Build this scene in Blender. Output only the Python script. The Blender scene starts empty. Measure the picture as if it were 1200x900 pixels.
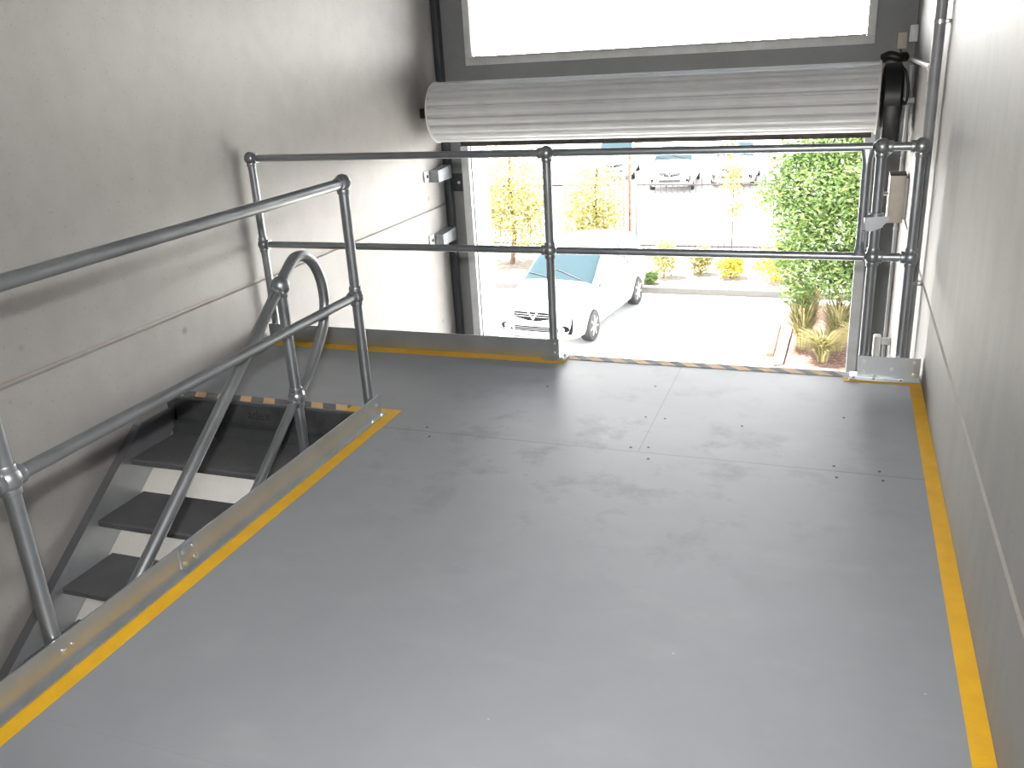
import bpy, bmesh, math, random
from mathutils import Vector, Matrix
random.seed(7)
scene = bpy.context.scene
col = scene.collection
PI = math.pi

# ------------------------------------------------------------------ materials
def srgb(r, g, b):
    f = lambda c: (c/12.92 if c <= .04045 else ((c+.055)/1.055)**2.4)
    return (f(r/255), f(g/255), f(b/255), 1)

class NT:
    def __init__(s, name):
        s.m = bpy.data.materials.new(name); s.m.use_nodes = True
        s.t = s.m.node_tree; s.b = s.t.nodes['Principled BSDF']; s.out = s.t.nodes['Material Output']
    def n(s, typ, **kw):
        x = s.t.nodes.new(typ)
        for k, v in kw.items():
            if k in x.inputs.keys() if isinstance(k, str) else False: x.inputs[k].default_value = v
            else: setattr(x, k, v)
        return x
    def l(s, a, b): s.t.links.new(a, b)
    def pos(s):
        g = s.n('ShaderNodeNewGeometry'); return g.outputs['Position']
    def objc(s):
        g = s.n('ShaderNodeTexCoord'); return g.outputs['Object']
    def mapping(s, vec, sc):
        m = s.n('ShaderNodeMapping'); m.inputs['Scale'].default_value = sc; s.l(vec, m.inputs['Vector']); return m.outputs[0]
    def noise(s, vec, scale, detail=3, rough=.55):
        x = s.n('ShaderNodeTexNoise'); x.inputs['Scale'].default_value = scale
        x.inputs['Detail'].default_value = detail; x.inputs['Roughness'].default_value = rough
        s.l(vec, x.inputs['Vector']); return x.outputs['Fac']
    def ramp(s, fac, stops):
        r = s.n('ShaderNodeValToRGB'); e = r.color_ramp.elements
        while len(e) < len(stops): e.new(.5)
        for i, (p, c) in enumerate(stops): e[i].position = p; e[i].color = c if len(c) == 4 else (*c, 1)
        s.l(fac, r.inputs['Fac']); return r.outputs['Color']
    def mix(s, fac, a, b, blend='MIX'):
        x = s.n('ShaderNodeMix'); x.data_type = 'RGBA'; x.blend_type = blend
        for sock, v in ((x.inputs[0], fac), (x.inputs[6], a), (x.inputs[7], b)):
            if hasattr(v, 'is_linked'): s.l(v, sock)
            else: sock.default_value = v
        return x.outputs[2]
    def math(s, op, a, b=0.0, clamp=False):
        x = s.n('ShaderNodeMath'); x.operation = op; x.use_clamp = clamp
        for sock, v in ((x.inputs[0], a), (x.inputs[1], b)):
            if hasattr(v, 'is_linked'): s.l(v, sock)
            else: sock.default_value = v
        return x.outputs[0]
    def sep(s, vec):
        x = s.n('ShaderNodeSeparateXYZ'); s.l(vec, x.inputs[0]); return x.outputs
    def bump(s, h, strength=.2, dist=.01):
        x = s.n('ShaderNodeBump'); x.inputs['Strength'].default_value = strength; x.inputs['Distance'].default_value = dist
        s.l(h, x.inputs['Height']); s.l(x.outputs[0], s.b.inputs['Normal'])
    def set(s, **kw):
        for k, v in kw.items():
            k = k.replace('_', ' '); sock = s.b.inputs[k]
            if hasattr(v, 'is_linked'): s.l(v, sock)
            else: sock.default_value = v
        return s.m

def plain(name, c, rough=.5, metal=0.0, var=.06, scale=12, **kw):
    t = NT(name); p = t.objc(); f = t.noise(p, scale)
    lo = tuple(max(0, x*(1-var*2)) for x in c[:3]); hi = tuple(min(1, x*(1+var)) for x in c[:3])
    t.set(Base_Color=t.ramp(f, [(.3, lo), (.7, hi)]), Roughness=rough, Metallic=metal, **kw)
    return t.m

M = {}
# painted precast concrete walls: blotches, fine pores, faint vertical streaks
def wall_mat(name, base, streak=.0):
    t = NT(name); p = t.pos()
    a = t.noise(p, 1.1, 4); b = t.noise(p, 7, 4); c = t.noise(p, 60, 2)
    k = t.ramp(a, [(.3, tuple(x*.93 for x in base)), (.7, tuple(min(1, x*1.04) for x in base))])
    k = t.mix(.4, k, t.ramp(b, [(.35, (.84, .83, .82)), (.6, (1, 1, 1))]), 'MULTIPLY')
    pores = t.ramp(c, [(.25, (.62, .6, .58)), (.36, (1, 1, 1))]); k = t.mix(.5, k, pores, 'MULTIPLY')
    if streak:
        st = t.noise(t.mapping(p, (14, 9, 1.2)), 1.3, 5)
        k = t.mix(streak, k, t.ramp(st, [(.35, (.72, .71, .70)), (.62, (1, 1, 1))]), 'MULTIPLY')
    # scattered scuffs
    v = t.n('ShaderNodeTexVoronoi'); v.inputs['Scale'].default_value = 2.3; t.l(p, v.inputs['Vector'])
    sc = t.ramp(v.outputs['Distance'], [(.02, (.40, .39, .38)), (.06, (1, 1, 1))]); k = t.mix(.55, k, sc, 'MULTIPLY')
    # brownish grime hugging the panel joint
    z = t.sep(p)[2]; d = t.math('ABSOLUTE', t.math('SUBTRACT', z, JOINT))
    near = t.math('SUBTRACT', 1.0, t.math('DIVIDE', d, .035), True)
    gr = t.math('MULTIPLY', near, t.ramp(t.noise(t.mapping(p, (1, 1, 3)), 5, 5), [(.42, (0, 0, 0)), (.62, (1, 1, 1))]))
    k = t.mix(t.math('MULTIPLY', gr, .45), k, (.25, .18, .13, 1))
    h = t.math('ADD', t.math('MULTIPLY', b, .6), t.math('MULTIPLY', c, .25)); t.bump(h, .12, .01)
    return t.set(Base_Color=k, Roughness=.62)
JOINT = .345
M['wall_l'] = wall_mat('concrete_wall_paint', (.315, .304, .294))
M['wall_r'] = wall_mat('concrete_wall_streaky', (.235, .226, .217), .25)
M['wall_end'] = wall_mat('concrete_end_wall', (.27, .275, .28))
M['ceiling'] = plain('ceiling_paint', (.22, .22, .22), .8)
M['slab'] = plain('ground_slab_concrete', (.55, .54, .52), .8, scale=3)

def floor_mat():
    t = NT('grey_floor_paint'); p = t.pos(); o = t.sep(p); x, y = o[0], o[1]
    base = (.262, .278, .297)
    a = t.noise(p, .9, 4); b = t.noise(p, 9, 5); c = t.noise(p, 2.2, 4)
    k = t.ramp(a, [(.3, tuple(v*.93 for v in base)), (.7, tuple(v*1.06 for v in base))])
    k = t.mix(.25, k, t.ramp(b, [(.35, (.85, .85, .85)), (.65, (1, 1, 1))]), 'MULTIPLY')
    # scuffed dirty patches where boots turn, in front of the gate
    dx = t.math('MULTIPLY', t.math('ADD', x, .72), .9); dy = t.math('SUBTRACT', y, 3.05)
    r = t.math('SQRT', t.math('ADD', t.math('MULTIPLY', dx, dx), t.math('MULTIPLY', dy, dy)))
    zone = t.math('SUBTRACT', 1.0, t.math('DIVIDE', r, 1.15), True)
    sm = t.ramp(t.noise(p, 4.2, 7, .68), [(.52, (0, 0, 0)), (.66, (1, 1, 1))])
    k = t.mix(t.math('MULTIPLY', t.math('MULTIPLY', sm, zone), .75), k, (.10, .10, .10, 1))
    pale = t.ramp(t.noise(t.mapping(p, (1.6, 3, 1)), 2.2, 5), [(.55, (0, 0, 0)), (.75, (1, 1, 1))])
    k = t.mix(t.math('MULTIPLY', pale, .10), k, (.5, .5, .48, 1))
    # specks
    v = t.n('ShaderNodeTexVoronoi'); v.inputs['Scale'].default_value = 5; t.l(p, v.inputs['Vector'])
    sp = t.ramp(v.outputs['Distance'], [(.012, (1, 1, 1)), (.02, (0, 0, 0))])
    k = t.mix(t.math('MULTIPLY', sp, .6), k, (.55, .55, .53, 1))
    # sheet joints
    def line(coord, at, w):
        return t.math('LESS_THAN', t.math('ABSOLUTE', t.math('SUBTRACT', coord, at)), w)
    j = line(y, 3.0, .003)
    j2 = t.math('MULTIPLY', line(x, -.65, .0022), t.math('GREATER_THAN', y, 3.0))
    j3 = t.math('MULTIPLY', line(y, 1.2, .0022), .10)
    jj = t.math('MAXIMUM', t.math('MAXIMUM', t.math('MULTIPLY', j, .7), t.math('MULTIPLY', j2, .7)), j3)
    k = t.mix(jj, k, (.13, .135, .14, 1))
    ro = t.ramp(c, [(.3, (.40, .40, .40)), (.7, (.45, .45, .45))])
    h = t.math('ADD', t.math('MULTIPLY', b, .3), t.math('MULTIPLY', t.noise(p, 90, 2), .2)); t.bump(h, .05, .004)
    return t.set(Base_Color=k, Roughness=ro, Specular_IOR_Level=.9)
M['floor'] = floor_mat()

def galv(name, c=(.50, .525, .54), r0=.26, r1=.44, metal=.92, spangle=26, sp=.2):
    t = NT(name); p = t.pos(); v = t.n('ShaderNodeTexVoronoi'); v.inputs['Scale'].default_value = spangle; t.l(p, v.inputs['Vector'])
    n = t.noise(p, 6, 4)
    k = t.ramp(n, [(.3, tuple(x*.90 for x in c)), (.7, tuple(min(1, x*1.06) for x in c))])
    bw = t.n('ShaderNodeRGBToBW'); t.l(v.outputs['Color'], bw.inputs[0])
    k = t.mix(sp, k, t.ramp(bw.outputs[0], [(0, (.75, .76, .77)), (1, (1, 1, 1))]), 'MULTIPLY')
    return t.set(Base_Color=k, Roughness=t.ramp(n, [(.3, (r0,)*3), (.7, (r1,)*3)]), Metallic=metal)
M['pipe'] = galv('galvanised_pipe', (.36, .38, .398), .3, .42, .85, 40)
M['ball'] = galv('galvanised_casting', (.33, .345, .36), .32, .42, .8, 80)
M['plate'] = galv('galvanised_plate', (.50, .53, .55), .30, .35, .8, 90, .12)
M['bolt'] = plain('zinc_bolt', (.62, .62, .60), .3, .9)
M['tread'] = plain('black_tread_steel', (.030, .031, .034), .5, .3, var=.2)
M['kick'] = plain('dark_grey_steel', (.085, .088, .095), .45, .3, var=.15)
M['kickdark'] = plain('punched_letter_shadow', (.035, .036, .04), .8)
M['stringer'] = plain('grey_painted_steel', (.135, .14, .15), .6, 0.0)
M['edge_steel'] = plain('floor_edge_steel', (.08, .085, .09), .5, .2)

def yellow_mat():
    t = NT('yellow_floor_paint'); p = t.pos(); n = t.noise(p, 14, 4); n2 = t.noise(p, 120, 2)
    k = t.ramp(n, [(.3, (.66, .36, .006)), (.7, (.76, .43, .010))])
    t.bump(n2, .25, .003); return t.set(Base_Color=k, Roughness=.55)
M['yellow'] = yellow_mat()
def hazard_mat(name, period, ratio, slant):
    t = NT(name); p = t.pos(); o = t.sep(p)
    u = t.math('ADD', o[0], t.math('MULTIPLY', o[1], slant))
    fr = t.math('FRACT', t.math('DIVIDE', t.math('ADD', u, 20.0), period))
    st = t.math('LESS_THAN', fr, ratio)
    n = t.noise(p, 20, 4)
    y = t.ramp(n, [(.3, (.62, .40, .20)), (.7, (.72, .47, .24))]); g = t.ramp(n, [(.3, (.10, .105, .11)), (.7, (.15, .155, .16))])
    return t.set(Base_Color=t.mix(st, g, y), Roughness=.6)
M['haz_edge'] = hazard_mat('hazard_stripe_edge', .118, .55, 1.0)
M['haz_stair'] = hazard_mat('hazard_stripe_stair', .128, .47, .6)
M['door'] = plain('roller_door_paint', (.74, .745, .745), .36, .0, var=.04, scale=5)
M['door_white'] = plain('white_edge_paint', (.82, .80, .77), .5)
M['black'] = plain('black_plastic', (.012, .012, .013), .4)
M['darkmetal'] = plain('dark_brown_steel', (.06, .045, .042), .5, .3, var=.3)
M['darkgrey'] = plain('dark_grey_painted_steel', (.055, .06, .065), .5, .2)
M['bracket'] = plain('blue_grey_steel', (.26, .28, .30), .45, .3)
M['guide'] = plain('door_guide_steel', (.62, .635, .645), .45, 0.0)
M['alu'] = plain('window_frame_alu', (.72, .72, .71), .45, 0.0)
M['beige'] = plain('beige_plastic', (.64, .57, .50), .5)
M['cream'] = plain('cream_plastic', (.62, .56, .45), .5)
M['white'] = plain('white_plastic', (.80, .80, .79), .4)
M['upvc'] = plain('grey_conduit', (.27, .275, .29), .4)
M['conduit'] = plain('pale_conduit', (.52, .55, .55), .4)
M['pinkpipe'] = plain('pale_pink_pipe', (.55, .48, .47), .35)

def glass_mat(name, tint=(1, 1, 1, 1)):
    t = NT(name); tr = t.n('ShaderNodeBsdfTransparent'); tr.inputs[0].default_value = tint
    gl = t.n('ShaderNodeBsdfGlossy'); gl.inputs['Roughness'].default_value = .02
    fr = t.n('ShaderNodeFresnel'); fr.inputs['IOR'].default_value = 1.45
    mx = t.n('ShaderNodeMixShader'); t.l(fr.outputs[0], mx.inputs[0]); t.l(tr.outputs[0], mx.inputs[1]); t.l(gl.outputs[0], mx.inputs[2])
    t.l(mx.outputs[0], t.out.inputs['Surface']); return t.m
M['glass'] = glass_mat('window_glass')

M['drive'] = plain('driveway_concrete', (.64, .63, .61), .85, scale=1.2)
M['road'] = plain('pale_yard_asphalt', (.42, .42, .42), .9, scale=1)
M['kerb'] = plain('kerb_concrete', (.11, .105, .10), .85)
def soil_mat():
    t = NT('red_brown_mulch'); p = t.pos(); n = t.noise(p, 18, 6, .7)
    k = t.ramp(n, [(.35, (.10, .045, .035)), (.5, (.24, .13, .10)), (.65, (.42, .30, .24))])
    t.bump(n, .8, .03); return t.set(Base_Color=k, Roughness=.95)
M['soil'] = soil_mat()
M['palemulch'] = plain('pale_bark_mulch', (.34, .29, .25), .9, var=.2, scale=9)
M['redtimber'] = plain('red_brown_timber', (.34, .11, .06), .8)
M['carpaint'] = plain('white_car_paint', (.80, .80, .80), .25, var=.01, Coat_Weight=.6, Coat_Roughness=.05)
M['carglass'] = plain('tinted_car_glass', (.03, .05, .06), .04, var=.02, Specular_IOR_Level=.32)
M['tyre'] = plain('tyre_rubber', (.018, .018, .019), .7)
M['rim'] = plain('alloy_silver', (.6, .6, .62), .3, .6)
M['chrome'] = plain('chrome_trim', (.7, .7, .72), .12, 1.0)
M['grille'] = plain('dark_grille', (.005, .005, .006), .8, Specular_IOR_Level=.15)
M['lamp'] = plain('headlamp_lens', (.75, .78, .80), .08, var=.02, Coat_Weight=.5)
M['numplate'] = plain('white_number_plate', (.8, .8, .78), .4)
M['amber'] = plain('amber_lens', (.7, .25, .02), .2)
M['red'] = plain('red_lens', (.4, .02, .02), .2)

def leaf_mat(name, c0, c1, c2):
    t = NT(name)
    oi = t.n('ShaderNodeVertexColor'); oi.layer_name = 'leafvar'
    bw = t.sep(oi.outputs['Color'])[0]
    k = t.ramp(bw, [(0, c0), (.5, c1), (1, c2)])
    t.set(Base_Color=k, Roughness=.5)
    tl = t.n('ShaderNodeBsdfTranslucent'); t.l(k, tl.inputs['Color'])
    mx = t.n('ShaderNodeMixShader'); mx.inputs[0].default_value = .35
    t.l(t.b.outputs[0], mx.inputs[1]); t.l(tl.outputs[0], mx.inputs[2]); t.l(mx.outputs[0], t.out.inputs['Surface'])
    return t.m
M['leaf'] = leaf_mat('green_shrub_leaf', (.06, .11, .028), (.15, .22, .06), (.33, .37, .12))
M['leaf_y'] = leaf_mat('olive_tree_leaf', (.24, .23, .09), (.42, .39, .14), (.55, .49, .22))
M['leaf_f'] = leaf_mat('yellow_flower_leaf', (.30, .30, .04), (.50, .44, .04), (.62, .52, .06))
M['straw'] = leaf_mat('straw_grass', (.16, .16, .06), (.36, .31, .15), (.52, .43, .27))
M['bark'] = plain('bark', (.14, .085, .06), .9, var=.3)
M['fence'] = plain('fence_steel', (.045, .035, .035), .5)
M['rust'] = plain('rusty_post', (.35, .16, .12), .8, var=.3)
M['shed'] = plain('pale_shed_cladding', (.62, .61, .58), .7)
M['roofm'] = plain('pale_roof', (.5, .5, .5), .6)

# ------------------------------------------------------------------ mesh helpers
ROOT = {}
class MB:
    def __init__(s): s.bm = bmesh.new()
    def _merge(s, o):
        me = bpy.data.meshes.new('tmp'); o.to_mesh(me); o.free(); s.bm.from_mesh(me); bpy.data.meshes.remove(me); return s
    def box(s, lo, hi, bev=.0, seg=2, rot=None):
        o = bmesh.new(); bmesh.ops.create_cube(o, size=1)
        c = [(a+b)/2 for a, b in zip(lo, hi)]; d = [max(1e-4, b-a) for a, b in zip(lo, hi)]
        for v in o.verts: v.co = Vector((v.co.x*d[0], v.co.y*d[1], v.co.z*d[2]))
        if bev: bmesh.ops.bevel(o, geom=o.edges[:], offset=min(bev, min(d)*.45), segments=seg, profile=.5, affect='EDGES')
        for v in o.verts: v.co = (rot @ v.co if rot else v.co) + Vector(c)
        return s._merge(o)
    def cyl(s, p0, p1, r, seg=20, r1=None, bev=0):
        p0, p1 = Vector(p0), Vector(p1); d = p1-p0; L = d.length
        o = bmesh.new(); bmesh.ops.create_cone(o, cap_ends=True, segments=seg, radius1=r, radius2=r if r1 is None else r1, depth=L)
        if bev:
            es = [e for e in o.edges if abs(e.verts[0].co.z-e.verts[1].co.z) < 1e-6]
            bmesh.ops.bevel(o, geom=es, offset=bev, segments=2, profile=.5, affect='EDGES')
        m = d.to_track_quat('Z', 'Y').to_matrix()
        for v in o.verts: v.co = m @ v.co + (p0+p1)/2
        return s._merge(o)
    def sphere(s, c, r, u=24, v=14, sc=(1, 1, 1)):
        o = bmesh.new(); bmesh.ops.create_uvsphere(o, u_segments=u, v_segments=v, radius=r)
        for q in o.verts: q.co = Vector((q.co.x*sc[0], q.co.y*sc[1], q.co.z*sc[2])) + Vector(c)
        return s._merge(o)
    def tube(s, pts, r, seg=16, flat=None):
        """swept pipe through pts; flat = list of (width scale, thickness scale) per point"""
        pts = [Vector(p) for p in pts]; bm = s.bm; rings = []
        up = None
        for i, p in enumerate(pts):
            t = (pts[min(i+1, len(pts)-1)]-pts[max(i-1, 0)]).normalized()
            if up is None:
                up = Vector((0, 0, 1)) if abs(t.z) < .9 else Vector((0, 1, 0))
            a = t.cross(up).normalized(); up = a.cross(t).normalized()
            fw, ft = flat[i] if flat else (1, 1)
            rr = r[i] if isinstance(r, (list, tuple)) else r
            rings.append([bm.verts.new(p + a*math.cos(2*PI*k/seg)*rr*fw + up*math.sin(2*PI*k/seg)*rr*ft) for k in range(seg)])
        for A, B in zip(rings, rings[1:]):
            for k in range(seg): bm.faces.new((A[k], A[(k+1) % seg], B[(k+1) % seg], B[k]))
        bm.faces.new(rings[0][::-1]); bm.faces.new(rings[-1]); return s
    def prism(s, poly, axis, a, b):
        """extrude 2D polygon along axis ('x': (y,z), 'y': (x,z), 'z': (x,y)) from a to b"""
        f = {'x': lambda p, t: (t, p[0], p[1]), 'y': lambda p, t: (p[0], t, p[1]), 'z': lambda p, t: (p[0], p[1], t)}[axis]
        A = [s.bm.verts.new(f(p, a)) for p in poly]; B = [s.bm.verts.new(f(p, b)) for p in poly]; n = len(poly)
        s.bm.faces.new(A); s.bm.faces.new(B[::-1])
        for i in range(n): s.bm.faces.new((A[i], B[i], B[(i+1) % n], A[(i+1) % n]))
        return s
    def lathe(s, prof, p0, axis, seg=40):
        """prof = [(distance along axis, radius)]"""
        ax = Vector(axis).normalized(); m = ax.to_track_quat('Z', 'Y').to_matrix(); rings = []
        for d, r in prof:
            rings.append([s.bm.verts.new(Vector(p0) + m @ Vector((r*math.cos(2*PI*k/seg), r*math.sin(2*PI*k/seg), d))) for k in range(seg)])
        for A, B in zip(rings, rings[1:]):
            for k in range(seg): s.bm.faces.new((A[k], A[(k+1) % seg], B[(k+1) % seg], B[k]))
        s.bm.faces.new(rings[0][::-1]); s.bm.faces.new(rings[-1]); return s
    def grid(s, pts):
        vs = [[s.bm.verts.new(p) for p in row] for row in pts]
        for a, b in zip(vs, vs[1:]):
            for i in range(len(a)-1): s.bm.faces.new((a[i], a[i+1], b[i+1], b[i]))
        return s
    def build(s, name, mat, parent=None, smooth=40, local=False, origin=None):
        bm = s.bm; bmesh.ops.remove_doubles(bm, verts=bm.verts[:], dist=1e-6)
        bmesh.ops.recalc_face_normals(bm, faces=bm.faces[:])
        if parent is not None:
            off = Vector((0, 0, 0)) if local else Vector(ROOT[parent.name])
        else:
            if origin is None:
                xs = [v.co for v in bm.verts]
                lo = [min(v[i] for v in xs) for i in range(3)]; hi = [max(v[i] for v in xs) for i in range(3)]
                origin = ((lo[0]+hi[0])/2, (lo[1]+hi[1])/2, lo[2])
            off = Vector(origin)
        for v in bm.verts: v.co -= off
        me = bpy.data.meshes.new(name); bm.to_mesh(me); bm.free()
        me.materials.append(mat)
        if smooth:
            me.shade_smooth(); me.set_sharp_from_angle(angle=math.radians(smooth))
        o = bpy.data.objects.new(name, me); col.objects.link(o)
        if parent is not None: o.parent = parent; ROOT[o.name] = ROOT[parent.name]
        else: o.location = off; ROOT[o.name] = tuple(off)
        return o

def tag(o, label, cat, group=None, kind=None):
    if label: o['label'] = label
    if cat: o['category'] = cat
    if group: o['group'] = group
    if kind: o['kind'] = kind
    return o
def thing(name, loc, label, cat, group=None, rz=0):
    o = bpy.data.objects.new(name, None); col.objects.link(o); o.location = loc; o.rotation_euler.z = rz
    o.empty_display_size = .1; ROOT[o.name] = tuple(loc); return tag(o, label, cat, group)
def struct(name, mb, mat, parent=None, label=None, **kw):
    o = mb.build(name, mat, parent, **kw)
    if parent is None: o['kind'] = 'structure'
    if label: o['label'] = label
    return o
def bolt(p, axis, r=.007, h=.006):
    """hex head on a washer"""
    p = Vector(p); a = Vector(axis).normalized(); m = MB()
    m.cyl(p, p+a*.0025, r*1.55, 16); m.cyl(p+a*.002, p+a*(.002+h), r, 6); return m

# ------------------------------------------------------------------ dimensions
XL, XR = -2.98, .392
YE, YD = 4.05, 6.62          # mezzanine edge, door wall inner face
ZG = -3.9                    # ground level
ZC = 3.3
YB = -2.6
XS = -1.84                   # stair guardrail line
XO = -1.875                  # stair opening edge
YS = 3.13                    # top of stair

# ------------------------------------------------------------------ room shell
def wall_with_joint(x_in, x_out):
    m = MB(); s = 1 if x_out > x_in else -1; g = .006; d = .012*s
    y0, y1 = YB-.2, YD+.45
    z0, z1 = ZG-.2, ZC+.2
    a, b = JOINT-g, JOINT+g
    poly = [(x_in, z0), (x_in, a-.006), (x_in+d, a), (x_in+d, b), (x_in, b+.006), (x_in, z1), (x_out, z1), (x_out, z0)]
    m.prism(poly, 'y', y0, y1); return m
struct('wall_left', wall_with_joint(XL, XL-.2), M['wall_l'], smooth=0)
struct('wall_right', wall_with_joint(XR, XR+.2), M['wall_r'], smooth=0)
m = MB(); m.box((XL-.2, YB-.2, ZG-.2), (XR+.2, YB, ZC+.2)); struct('wall_back', m, M['ceiling'], smooth=0)
m = MB(); m.box((XL-.2, YB-.2, ZC), (XR+.2, YD+.5, ZC+.2)); struct('ceiling', m, M['ceiling'], smooth=0)
# door wall: columns, header, strip over the window
DX0, DX1, DZ = -2.80, .20, .90
WX0, WX1, WZ0, WZ1 = -2.745, .148, 1.375, 2.12
m = MB()
m.box((XL, YD, ZG), (DX0, YD+.45, ZC)); m.box((DX1, YD, ZG), (XR, YD+.45, ZC))
m.box((DX0, YD, DZ), (DX1, YD+.25, WZ0)); m.box((DX0, YD, WZ1), (DX1, YD+.25, ZC))
m.box((DX0, YD, WZ0), (WX0, YD+.25, WZ1)); m.box((WX1, YD, WZ0), (DX1, YD+.25, WZ1))
struct('wall_front', m, M['wall_end'], smooth=0)
# mezzanine floor: L shape round the stair opening
YO = -.7
m = MB()
m.prism([(XO, YB), (XR, YB), (XR, YE), (XL, YE), (XL, YS), (XO, YS)], 'z', -.022, 0)
fl = struct('floor', m, M['floor'], smooth=0, origin=(0, 0, 0))
m = MB()
m.box((XO+.002, YB, -.24), (XO+.06, YS-.002, -.024)); m.box((XL, YE-.06, -.24), (XR, YE-.002, -.024))
m.box((XL, YS+.002, -.24), (XO, YS+.05, -.024)); m.box((XO+.06, 2.0, -.24), (XR, 2.06, -.024)); m.box((XO+.06, .4, -.24), (XR, .46, -.024))
e = m.build('floor_beam', M['edge_steel'], fl, smooth=0)
for (x, y) in ((-1.55, 3.04), (-1.5, 2.955), (-.62, 3.05), (-.60, 2.95), (-.685, 3.035), (-.69, 3.34), (-.61, 3.34), (.05, 3.04), (.06, 2.95), (.08, 3.5), (-1.2, 3.6), (-.72, 3.7), (.2, 3.03), (-.3, 3.33), (.21, 2.96)):
    m = MB(); m.cyl((x, y, -.001), (x, y, .0012), .0055, 10); m.build('screw_head', M['edge_steel'], fl)
m = MB(); m.box((XL-.2, YB-.2, ZG-.2), (XR+.2, YD+.45, ZG)); struct('ground_floor', m, M['slab'], smooth=0)

# window above the door
m = MB(); fw, fd = .052, .06
y0, y1 = YD-.02, YD+.05
m.box((WX0, y0, WZ0), (WX1, y1, WZ0+fw), .004); m.box((WX0, y0, WZ1-fw), (WX1, y1, WZ1), .004)
m.box((WX0, y0, WZ0+fw), (WX0+fw, y1, WZ1-fw), .004); m.box((WX1-fw, y0, WZ0+fw), (WX1, y1, WZ1-fw), .004)
m.box((WX0+fw, y0+.025, WZ0+fw), (WX1-fw, y0+.035, WZ0+fw+.012), .002)
w = struct('window_1', m, M['alu']); w['label'] = 'large fixed window above the roller door'
m = MB(); m.box((WX0+fw-.005, YD+.022, WZ0+fw-.005), (WX1-fw+.005, YD+.028, WZ1-fw+.005)); m.build('window_pane', M['glass'], w, smooth=0)
# dark upright strip in left corner, and door jamb trims
m = MB(); m.box((XL+.002, YD-.075, ZG), (XL+.052, YD-.002, ZC-.002), .004); struct('trim_1', m, M['darkgrey'])

# ------------------------------------------------------------------ floor markings
def mark(name, polys, mat, label, cat, z=.0016):
    m = MB()
    for p in polys: m.prism(p, 'z', .0002, z)
    return tag(m.build(name, mat, None, smooth=0), label, cat)
rect = lambda x0, y0, x1, y1: [(x0, y0), (x1, y0), (x1, y1), (x0, y1)]
mark('yellow_line', [[(-1.803, YB+.05), (-1.738, YB+.05), (-1.738, 3.185), (-1.99, 3.185), (-1.99, 3.13), (-1.803, 3.13)]], M['yellow'],
     'long yellow floor line beside the stair opening, turning the corner at the stair top', 'floor marking')
mark('yellow_line', [rect(.343, YB+.05, XR-.001, 3.925)], M['yellow'], 'yellow floor line running along the foot of the right wall', 'floor marking')
mark('yellow_line', [rect(.075, 3.925, XR-.001, 3.975)], M['yellow'], 'short yellow floor line before the right end toe plate', 'floor marking')
mark('yellow_line', [rect(-2.91, 3.915, -1.215, 3.99)], M['yellow'], 'yellow floor line under the left end guardrail toe board', 'floor marking')
mark('hazard_strip', [rect(-1.212, 3.985, .072, 4.048)], M['haz_edge'], 'yellow and grey diagonal hazard strip on the edge under the gate', 'floor marking')
mark('hazard_strip', [rect(XL+.03, 3.132, -1.992, 3.19)], M['haz_stair'], 'tan and grey hazard strip along the top of the stair', 'floor marking')

# ------------------------------------------------------------------ pipe railing fittings
RP, RR = .0212, .0178
def ball(c, r=.0345, dirs=(), rr=RP):
    m = MB(); m.sphere(c, r)
    c = Vector(c)
    for d in dirs:
        d = Vector(d).normalized(); m.cyl(c+d*r*.55, c+d*(r+.006), rr*1.22, 20, bev=.002)
    return m
ZM, ZT = .543, 1.0
YR = 4.012
X1, X2, X3, X4 = -2.928, -1.2945, .152, .300
UP, DN, LF, RT = (0, 0, 1), (0, 0, -1), (-1, 0, 0), (1, 0, 0)

def post(root, x, y, z0, z1=ZT):
    m = MB(); m.cyl((x, y, z0), (x, y, z1), RP, 24); return m.build('post', M['pipe'], root)
# left section
gr = thing('end_guardrail', ((X1+X2)/2, YR, 0), 'galvanised pipe guardrail with toe board along the mezzanine edge, left of the gate', 'guardrail', 'mezzanine guardrails')
for x, ds in ((X1, (RT,)), (X2, (LF,))):
    post(gr, x, YR, .004)
    ball((x, YR, ZT), .0345, (DN,)+ds).build('ball_fitting', M['ball'], gr)
    ball((x, YR, ZM), .0325, (DN, UP)+ds, RP).build('ball_fitting', M['ball'], gr)
for z in (ZT, ZM):
    m = MB(); m.cyl((X1, YR, z), (X2, YR, z), RR, 20); m.build('top_rail' if z == ZT else 'mid_rail', M['pipe'], gr)
m = MB(); m.prism([(3.983, .004), (3.983, .100), (3.988, .100), (3.988, .009), (4.03, .009), (4.03, .004)], 'x', X1-.03, X2+.035)
tb = m.build('toe_board', M['plate'], gr, smooth=0); tb['label'] = 'galvanised kick plate along the floor edge'
for z in (.03, .075):
    bolt((X2+.012, 3.983, z), (0, -1, 0), .005, .004).build('bolt', M['bolt'], gr)
m = MB(); m.box((X2-.045, 3.945, .002), (X2+.075, 4.045, .010), .002); m.build('base_plate', M['plate'], gr)
bolt((X2+.055, 3.962, .010), UP, .007).build('bolt', M['bolt'], gr); bolt((X2+.055, 4.02, .010), UP, .007).build('bolt', M['bolt'], gr)
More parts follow.
